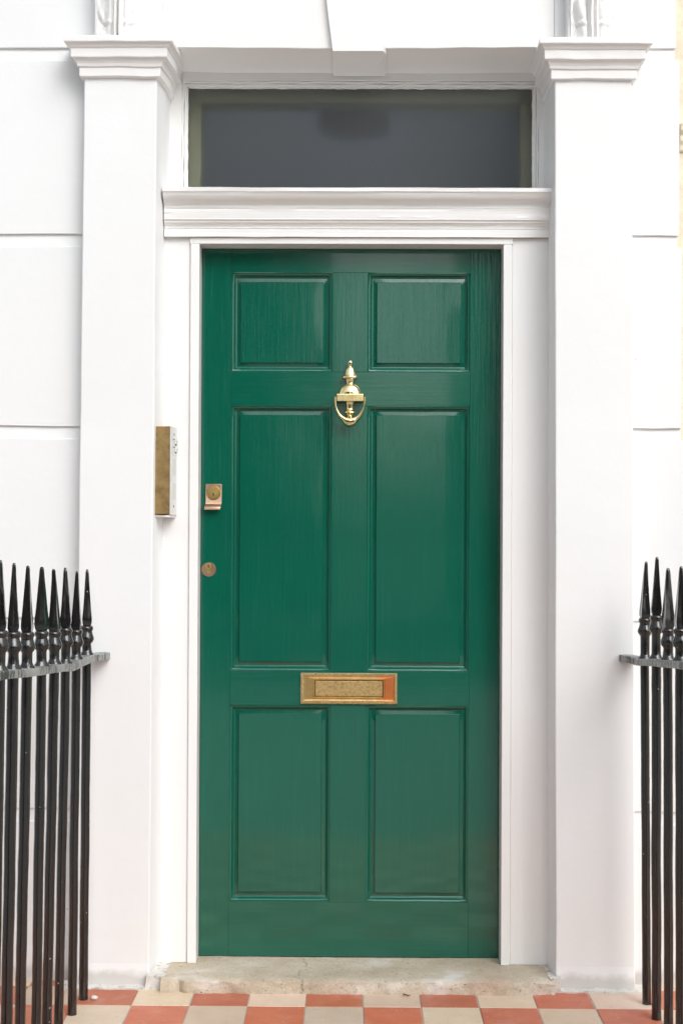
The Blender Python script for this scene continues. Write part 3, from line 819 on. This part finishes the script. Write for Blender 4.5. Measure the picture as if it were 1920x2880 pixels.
# lower lock
bm = bmesh.new(); c2 = (-.4185, YD, 1.1400)
disc_y(bm, [(.0208, .001), (.0208, -.0012), (.0196, -.0026), (.0001, -.0028)], 44, c2)
for sx_ in (-.0145, .0145): disc_y(bm, [(.0031, -.0026), (.0029, -.0036), (.0014, -.0036), (.0010, -.0030), (.0001, -.0030)], 16, (c2[0]+sx_, c2[1], c2[2]-.0005))
obj('lock_escutcheon', bm, M['brass_pull'], door, smooth=40)
bm = bmesh.new(); disc_y(bm, [(.0084, -.002), (.0084, -.0056), (.0078, -.0062), (.0060, -.0062), (.0056, -.0056), (.0001, -.0056)], 28, (c2[0]-.0005, c2[1], c2[2] + .0088))
s = bmesh.new(); box(s, c2[0]-.0052, c2[0]+.0045, c2[1]-.0050, c2[1], c2[2]-.0120, c2[2]+.004); bmesh.ops.bevel(s, geom=[e_ for e_ in s.edges], offset=.0022, segments=3, affect='EDGES'); merge(bm, s)
obj('lock_cylinder', bm, M['brass_lock'], door, smooth=40)
bm = bmesh.new(); q_ = (c2[0]-.0005, c2[1]-.0056, c2[2]+.0090); box(bm, q_[0]-.0007, q_[0]+.0007, q_[1]-.0009, q_[1], q_[2]-.0042, q_[2]+.0040); box(bm, q_[0]-.0018, q_[0], q_[1]-.0010, q_[1], q_[2]-.0006, q_[2]+.0012); box(bm, q_[0], q_[0]+.0018, q_[1]-.0008, q_[1], q_[2]-.0026, q_[2]-.0010); box(bm, q_[0]-.0016, q_[0]+.0016, q_[1]-.0011, q_[1], q_[2]+.0026, q_[2]+.0042)
obj('keyhole', bm, M['hole'], door)

# ---------------------------------------------------------------- intercom on the reveal of the left pilaster
ic = empty('door_intercom', (-.535, .06, 1.295)); tag(ic, 'narrow door intercom with aged brass side casing mounted beside the green door', 'intercom')
O = Vector(ic.location)
def icobj(name, bm, m_, parent=ic, **k):
    for v_ in bm.verts: v_.co -= O
    return obj(name, bm, m_, parent, **k)
z0, z1 = 1.2955, 1.5385
bm = bmesh.new(); prism_z(bm, [(-.5555, .018), (-.5125, .018), (-.5065, .099), (-.546, .099)], [(-.5545, .018), (-.5125, .018), (-.5065, .099), (-.546, .099)], z0, z1)
cut(bm, 2, z0, z1, 16)
for v_ in bm.verts:
    if v_.co.x < -.55: v_.co.x += noise.noise(Vector((0, 0, v_.co.z*22)))*.002
icobj('casing', bm, M['brass_old'], bevel=.0015)
bm = bmesh.new()
def plate_pt(t_, off=0.0):       # point on the sloping face plate, t_ 0 front .. 1 back
    a, b = Vector((-.5125, .018)), Vector((-.5065, .099)); d_ = b - a; n_ = Vector((d_.y, -d_.x)).normalized()
    p_ = a + d_*t_ + n_*off; return p_.x, p_.y
def slab(bm, t0, t1, za, zb_, o0, o1):
    prism_z(bm, [plate_pt(t0, o0), plate_pt(t1, o0), plate_pt(t1, o1), plate_pt(t0, o1)], [plate_pt(t0, o0), plate_pt(t1, o0), plate_pt(t1, o1), plate_pt(t0, o1)], za, zb_)
slab(bm, -.03, 1.0, z0 - .002, z1 + .0005, .0002, .0030)
icobj('face_plate', bm, M['plate_white'], bevel=.0008)
for zc in (1.4985, 1.4765):
    bm = bmesh.new(); slab(bm, .62, .88, zc - .0062, zc + .0062, .003, .0078); icobj('call_button', bm, M['plate_white'], bevel=.0012)
    bm = bmesh.new(); slab(bm, .28, .60, zc + .0052, zc + .0072, .0028, .0040); slab(bm, .66, .80, zc - .0095, zc - .0064, .0028, .0060); slab(bm, .68, .78, zc - .001, zc + .001, .0076, .0082)
    icobj('name_slot', bm, M['steel'])
for (za, zb_) in ((1.4045, 1.4490), (1.3370, 1.3815)):
    bm = bmesh.new(); slab(bm, .28, .80, za, zb_, .0028, .0036); icobj('speaker_grille', bm, M['plastic'])
for zc in (1.5180, 1.3180):
    bm = bmesh.new(); slab(bm, .46, .52, zc - .003, zc + .003, .0028, .0040); icobj('screw', bm, M['steel'])
bm = bmesh.new(); prism_z(bm, [(-.559, .030), (-.5135, .018), (-.506, .098), (-.548, .099)], [(-.559, .022), (-.5135, .019), (-.506, .098), (-.548, .099)], z0 - .0085, z0 - .0024)
cut(bm, 0, -.56, -.505, 6); wob(bm, .0016, 60, 2)
icobj('mounting_base', bm, M['trim'])

# ---------------------------------------------------------------- railings
def railing(name, bars, path, label, flip):
    root = empty(name, (bars[0][0], bars[0][1], 0)); tag(root, label, 'railing', 'black iron railings with spearhead finials either side of the path')
    O = Vector(root.location)
    # flat top rail following the curve
    pts = []
    for k in range(len(path)-1):
        p0 = path[max(0, k-1)]; p1 = path[k]; p2 = path[k+1]; p3 = path[min(len(path)-1, k+2)]
        for t_ in range(8):
            t1 = t_/8; t2 = t1*t1; t3 = t2*t1
            pts.append(Vector([.5*((2*p1[i]) + (-p0[i]+p2[i])*t1 + (2*p0[i]-5*p1[i]+4*p2[i]-p3[i])*t2 + (-p0[i]+3*p1[i]-3*p2[i]+p3[i])*t3) for i in range(3)]))
    pts.append(Vector(path[-1]))
    bm = bmesh.new(); prev = None; secs = []
    for k, p_ in enumerate(pts):
        d = (pts[min(k+1, len(pts)-1)] - pts[max(k-1, 0)]).normalized(); sd = Vector((-d.y, d.x, 0)).normalized()
        hw = .0215; th = .0165
        if k < 2: hw = .019
        sec = []
        for (a, b) in ((-1, 0), (-.93, .0015), (-.4, .0022), (.4, .0022), (.93, .0015), (1, 0), (1, -th*.5), (.97, -th), (-.97, -th), (-1, -th*.5)):
            n = noise.noise_vector(p_*30 + Vector((a*3, b*90, 0)))
            sec.append(bm.verts.new(p_ + sd*a*hw + Vector((0, 0, b - .0015)) + n*.0009 - O))
        secs.append(sec)
    n_ = len(secs[0])
    for a, b in zip(secs, secs[1:]):
        for k in range(n_): bm.faces.new([a[k], a[(k+1) % n_], b[(k+1) % n_], b[k]])
    bm.faces.new(secs[0]); bm.faces.new(secs[-1][::-1])
    obj('top_rail', bm, M['rail'], root, smooth=40)
    # paint-clogged fixing into the wall
    bm = bmesh.new(); p_ = pts[0]
    bmesh.ops.create_icosphere(bm, subdivisions=3, radius=1)
    for v_ in bm.verts:
        n = noise.noise_vector(v_.co*2.2 + Vector((flip, 0, 0)))
        v_.co = Vector((v_.co.x*.020, v_.co.y*.005, v_.co.z*.013)) + n*.0065 + p_ + Vector((0, .001, -.009)) - O
    obj('wall_fixing', bm, M['mortar'], root, smooth=60)
    rr = random.Random(11 + flip)
    for i, (x, y, zr, ztip, lean) in enumerate(bars):
        b = bmesh.new(); r0 = .0122*rr.uniform(.95, 1.05)
        zz = [0.0, .012] + [.03 + k*(zr - .06)/26 for k in range(27)] + [zr - .018, zr - .0165]
        prof = [(r0*1.03, 0)] + [(r0*(1 + .05*noise.noise(Vector((i*3.1, z*26, 0)))), z) for z in zz[1:]]
        lathe(b, prof, 20)
        for v_ in b.verts:
            t_ = v_.co.z/zr
            v_.co.x += x + lean*(1 - t_) + .0012*noise.noise(Vector((i*1.7, v_.co.z*6, 1))); v_.co.y += y + .0012*noise.noise(Vector((i*1.7, v_.co.z*6, 7)))
            v_.co -= O
        bar = obj('baluster', b, M['iron'], root, smooth=50)
        # upper part: collar, shaft, bulb, ring and spear
        b = bmesh.new(); tb = ztip - .197; cz = zr
        k1 = rr.uniform(.95, 1.05)
        low = [(.0185, cz - .0005), (.0178, cz + .003), (.0138, cz + .0075), (.0122, cz + .013), (.0120, tb - .004), (.0128, tb), (.0165, tb + .004), (.0188*k1, tb + .010), (.0186*k1, tb + .015), (.0165, tb + .021), (.0146, tb + .027), (.0135, tb + .031), (.0150, tb + .034), (.0166, tb + .0375), (.0166, tb + .0415), (.0150, tb + .045), (.0125, tb + .047)]
        lathe(b, low, 24)
        for v_ in b.verts:
            n = noise.noise_vector(v_.co*55 + Vector((i*5, 0, 0))); v_.co += n*.0011*(1.6 if v_.co.z < tb else .7)
        # spear: eight-sided with hollowed faces
        hs_ = ztip - (tb + .045); sp = [(0.0, .0120), (.02, .0146), (.06, .0166), (.12, .0170), (.20, .0158), (.32, .0136), (.46, .0116), (.60, .0097), (.74, .0079), (.85, .0064), (.93, .0056), (.97, .0048), (.99, .0036), (1.0, .0012)]
        seg = 24; rot0 = rr.uniform(-.25, .25); rings = []
        bendx, bendy = rr.uniform(-.003, .003), rr.uniform(-.003, .003); fat = rr.uniform(.92, 1.10)
        for t_, r_ in sp:
            ring = []
            for k in range(seg):
                a = 2*math.pi*k/seg
                cr = max(abs(math.cos(a)), abs(math.sin(a)))     # square-ish section
                q_ = 1.0/(cr**.55)*.93
                hollow = 1 - .24*math.exp(-((t_-.3)/.35)**2)*abs(math.cos(2*a))
                rad = r_*.9*q_*hollow*(fat if .1 < t_ < .97 else 1)
                ring.append(b.verts.new((rad*math.cos(a+rot0) + bendx*t_*t_, rad*math.sin(a+rot0) + bendy*t_*t_, tb + .045 + hs_*t_)))
            rings.append(ring)
        for a_, c_ in zip(rings, rings[1:]):
            for k in range(seg): b.faces.new([a_[k], a_[(k+1) % seg], c_[(k+1) % seg], c_[k]])
        b.faces.new(rings[0][::-1]); b.faces.new(rings[-1])
        for v_ in b.verts:
            v_.co += Vector((x, y, 0)) - O
        f = obj('finial', b, M['iron'], bar, smooth=42)
Lb = []
Z = [3.79, 3.67, 3.55, 3.44, 3.33, 3.22, 3.12, 3.03, 2.93, 2.83, 2.73, 2.63]
lx = [-.715, -.720, -.7225, -.7276, -.7345, -.743, -.7505, -.757, -.772, -.80, -.85, -.92]
lz = [.918, .917, .916, .924, .930, .935, .942, .948, .951, .953, .953, .953]
lt = [1.146, 1.144, 1.156, 1.155, 1.163, 1.168, 1.176, 1.184, 1.184, 1.186, 1.18, 1.188]
ll = [-.004, -.005, -.013, -.014, -.008, -.013, -.012, -.010, -.01, -.01, -.01, -.01]
for a in zip(lx, [q - 3.90 for q in Z], lz, lt, ll): Lb.append(a)
railing('iron_railing', Lb, [(-.690, .004, .915), (-.7055, -.060, .915)] + [(b[0], b[1], b[2]) for b in Lb] + [(-1.0, -1.36, .95)],
        'black iron railing with grey top rail fixed to the left pilaster', 0)
rx = [.7685, .7735, .7775, .783, .790, .800, .812, .83, .86, .91]
rz = [.9150, .9250, .933, .9405, .946, .95, .95, .95, .95, .95]
rt = [1.174, 1.188, 1.162, 1.169, 1.18, 1.175, 1.18, 1.182, 1.18, 1.18]
rl = [.008, .004, .004, .004, .005, .005, .005, .005, .005, .005]
Rb = [a for a in zip(rx, [q - 3.90 for q in Z], rz, rt, rl)]
railing('iron_railing', Rb, [(.739, .004, .9165), (.7555, -.055, .9165)] + [(b[0], b[1], b[2]) for b in Rb] + [(1.0, -1.25, .95)],
        'black iron railing with grey top rail fixed to the right pilaster', 3)

# small litter on the tiles
def leaf(loc, rz_, s_):
    bm = bmesh.new(); n = 8; rows = []
    for i in range(n+1):
        t_ = i/n; w_ = .0055*math.sin(math.pi*min(1, t_*1.02))**.7*s_
        rows.append([bm.verts.new(((t_-.5)*.022*s_, -w_, .003*math.sin(t_*5)+.002)), bm.verts.new(((t_-.5)*.022*s_, 0, .0015*math.sin(t_*6)+.0008)), bm.verts.new(((t_-.5)*.022*s_, w_, .004*math.sin(t_*4+1)+.002))])
    for a, b in zip(rows, rows[1:]):
        bm.faces.new([a[0], a[1], b[1], b[0]]); bm.faces.new([a[1], a[2], b[2], b[1]])
    o = obj('dry_leaf', bm, M['leaf'], loc=loc); o.rotation_euler = (0, 0, rz_)
    so = o.modifiers.new('t', 'SOLIDIFY'); so.thickness = .0005
    return o
tag(leaf((.142, -.064, .002), .5, 1.0), 'tiny brown dry leaf lying on a buff tile against the stone doorstep', 'leaf')
bm = bmesh.new(); bmesh.ops.create_icosphere(bm, subdivisions=2, radius=.0095)
for v_ in bm.verts: v_.co += noise.noise_vector(v_.co*120)*.003; v_.co.z *= .7
o = obj('pebble', bm, M['mortar'], smooth=60, loc=(-.690, -.112, .0055)); tag(o, 'small pale crumb of mortar on the tiles beside the railing foot nearest the left pilaster', 'pebble')

# ---------------------------------------------------------------- neighbouring house (cream, right edge)
nb = empty('neighbouring_house', (2.5, .12, 0)); tag(nb, 'cream painted neighbouring house front at the right edge beyond the white wall', 'house')
def nobj(name, bm, m_, **k):
    for v_ in bm.verts: v_.co -= Vector((2.5, .12, 0))
    return obj(name, bm, m_, nb, **k)
bm = bmesh.new(); box(bm, .86, 1.62, .09, .6, -.02, 6); box(bm, 2.58, 6.5, .09, .6, -.02, 6); box(bm, 1.62, 2.58, .09, .6, 2.25, 6); box(bm, 1.62, 2.58, .09, .6, -.02, .9)
nobj('wall', bm, M['cream'])
bm = bmesh.new(); prism_x(bm, [(.09, 2.315), (.080, 2.320), (.078, 2.335), (.070, 2.345), (.070, 2.356), (.076, 2.360), (.062, 2.372), (.060, 2.392), (.09, 2.396)], .8985, 1.35)
nobj('string_course', bm, M['cream'], bevel=.003)
bm = bmesh.new(); box(bm, 1.621, 1.68, .2, .26, .901, 2.249); box(bm, 2.52, 2.579, .2, .26, .901, 2.249); box(bm, 1.68, 2.52, .2, .26, .901, .96); box(bm, 1.68, 2.52, .2, .26, 2.19, 2.249); box(bm, 1.68, 2.52, .21, .27, 1.55, 1.59)
wf = nobj('window', bm, M['joinery'], bevel=.004)
bm = bmesh.new(); box(bm, 1.68, 2.52, .235, .24, .96, 2.19)
for v_ in bm.verts: v_.co -= Vector((2.5, .12, 0))
M['dark_glass'] = mat('window_glass', (.02, .022, .025), .05)
obj('pane', bm, M['dark_glass'], wf)

# ---------------------------------------------------------------- terrace across the street (seen in the gloss of the door and the brass)
def opposite(x0, W, H, colr, label, gcols=None):
    root = empty('terrace_house', (x0, -19.0, 0)); tag(root, label, 'house', 'terrace houses across the street')
    mw = mat('terrace_wall', colr, .8)
    bm = bmesh.new()
    cols = gcols or [W*.2, W*.5, W*.8]; ww = .55
    zs_ = [(.9, 2.7), (3.9, 5.6), (6.5, 7.8)]
    cuts_z = sorted([0] + [z for p_ in zs_ for z in p_] + [H])
    cuts_x = sorted([0] + [c_ + s_*ww for c_ in cols for s_ in (-1, 1)] + [W])
    for i in range(len(cuts_x)-1):
        for j in range(len(cuts_z)-1):
            hole_ = (i % 2 == 1) and (j % 2 == 1)
            if not hole_: box(bm, cuts_x[i], cuts_x[i+1], -.4, 0, cuts_z[j], cuts_z[j+1])
    box(bm, 0, W, -6, -.4, 0, .05)
    obj('wall', bm, mw, root)
    bm = bmesh.new(); prism_x(bm, [(.25, H), (.25, H+.2), (-3, H+1.2), (-6, H+.2), (-6, H)], 0, W); obj('roof', bm, M['asphalt'], root)
    for c_ in cols:
        for za, zb_ in zs_:
            bm = bmesh.new(); frame_ring(bm, (c_-ww, c_+ww, za, zb_), (c_-ww+.08, c_+ww-.08, za+.08, zb_-.08), -.2, -.1)
            wn = obj('window', bm, M['joinery'], root)
            bm = bmesh.new(); box(bm, c_-ww+.08, c_+ww-.08, -.17, -.15, za+.08, zb_-.08); obj('pane', bm, M['dark_glass'], wn)
opposite(-16.9, 5.4, 8.6, (.70, .66, .58), 'cream stucco terrace house across the street, far left of the row')
opposite(-11.45, 5.4, 8.6, (.30, .19, .13), 'stock brick terrace house across the street, second of the row')
opposite(-5.75, 5.4, 8.6, (.10, .06, .05), 'dark brick terrace house across the street, left of the added gap', [1.3, 4.2])  # gap to the next house added so bright sky reflects in the door
opposite(1.55, 5.4, 8.6, (.16, .10, .08), 'brown brick terrace house across the street, right of the added gap', [1.7, 4.2])
opposite(7.0, 5.4, 8.6, (.72, .69, .60), 'pale terrace house across the street, far right of the row')
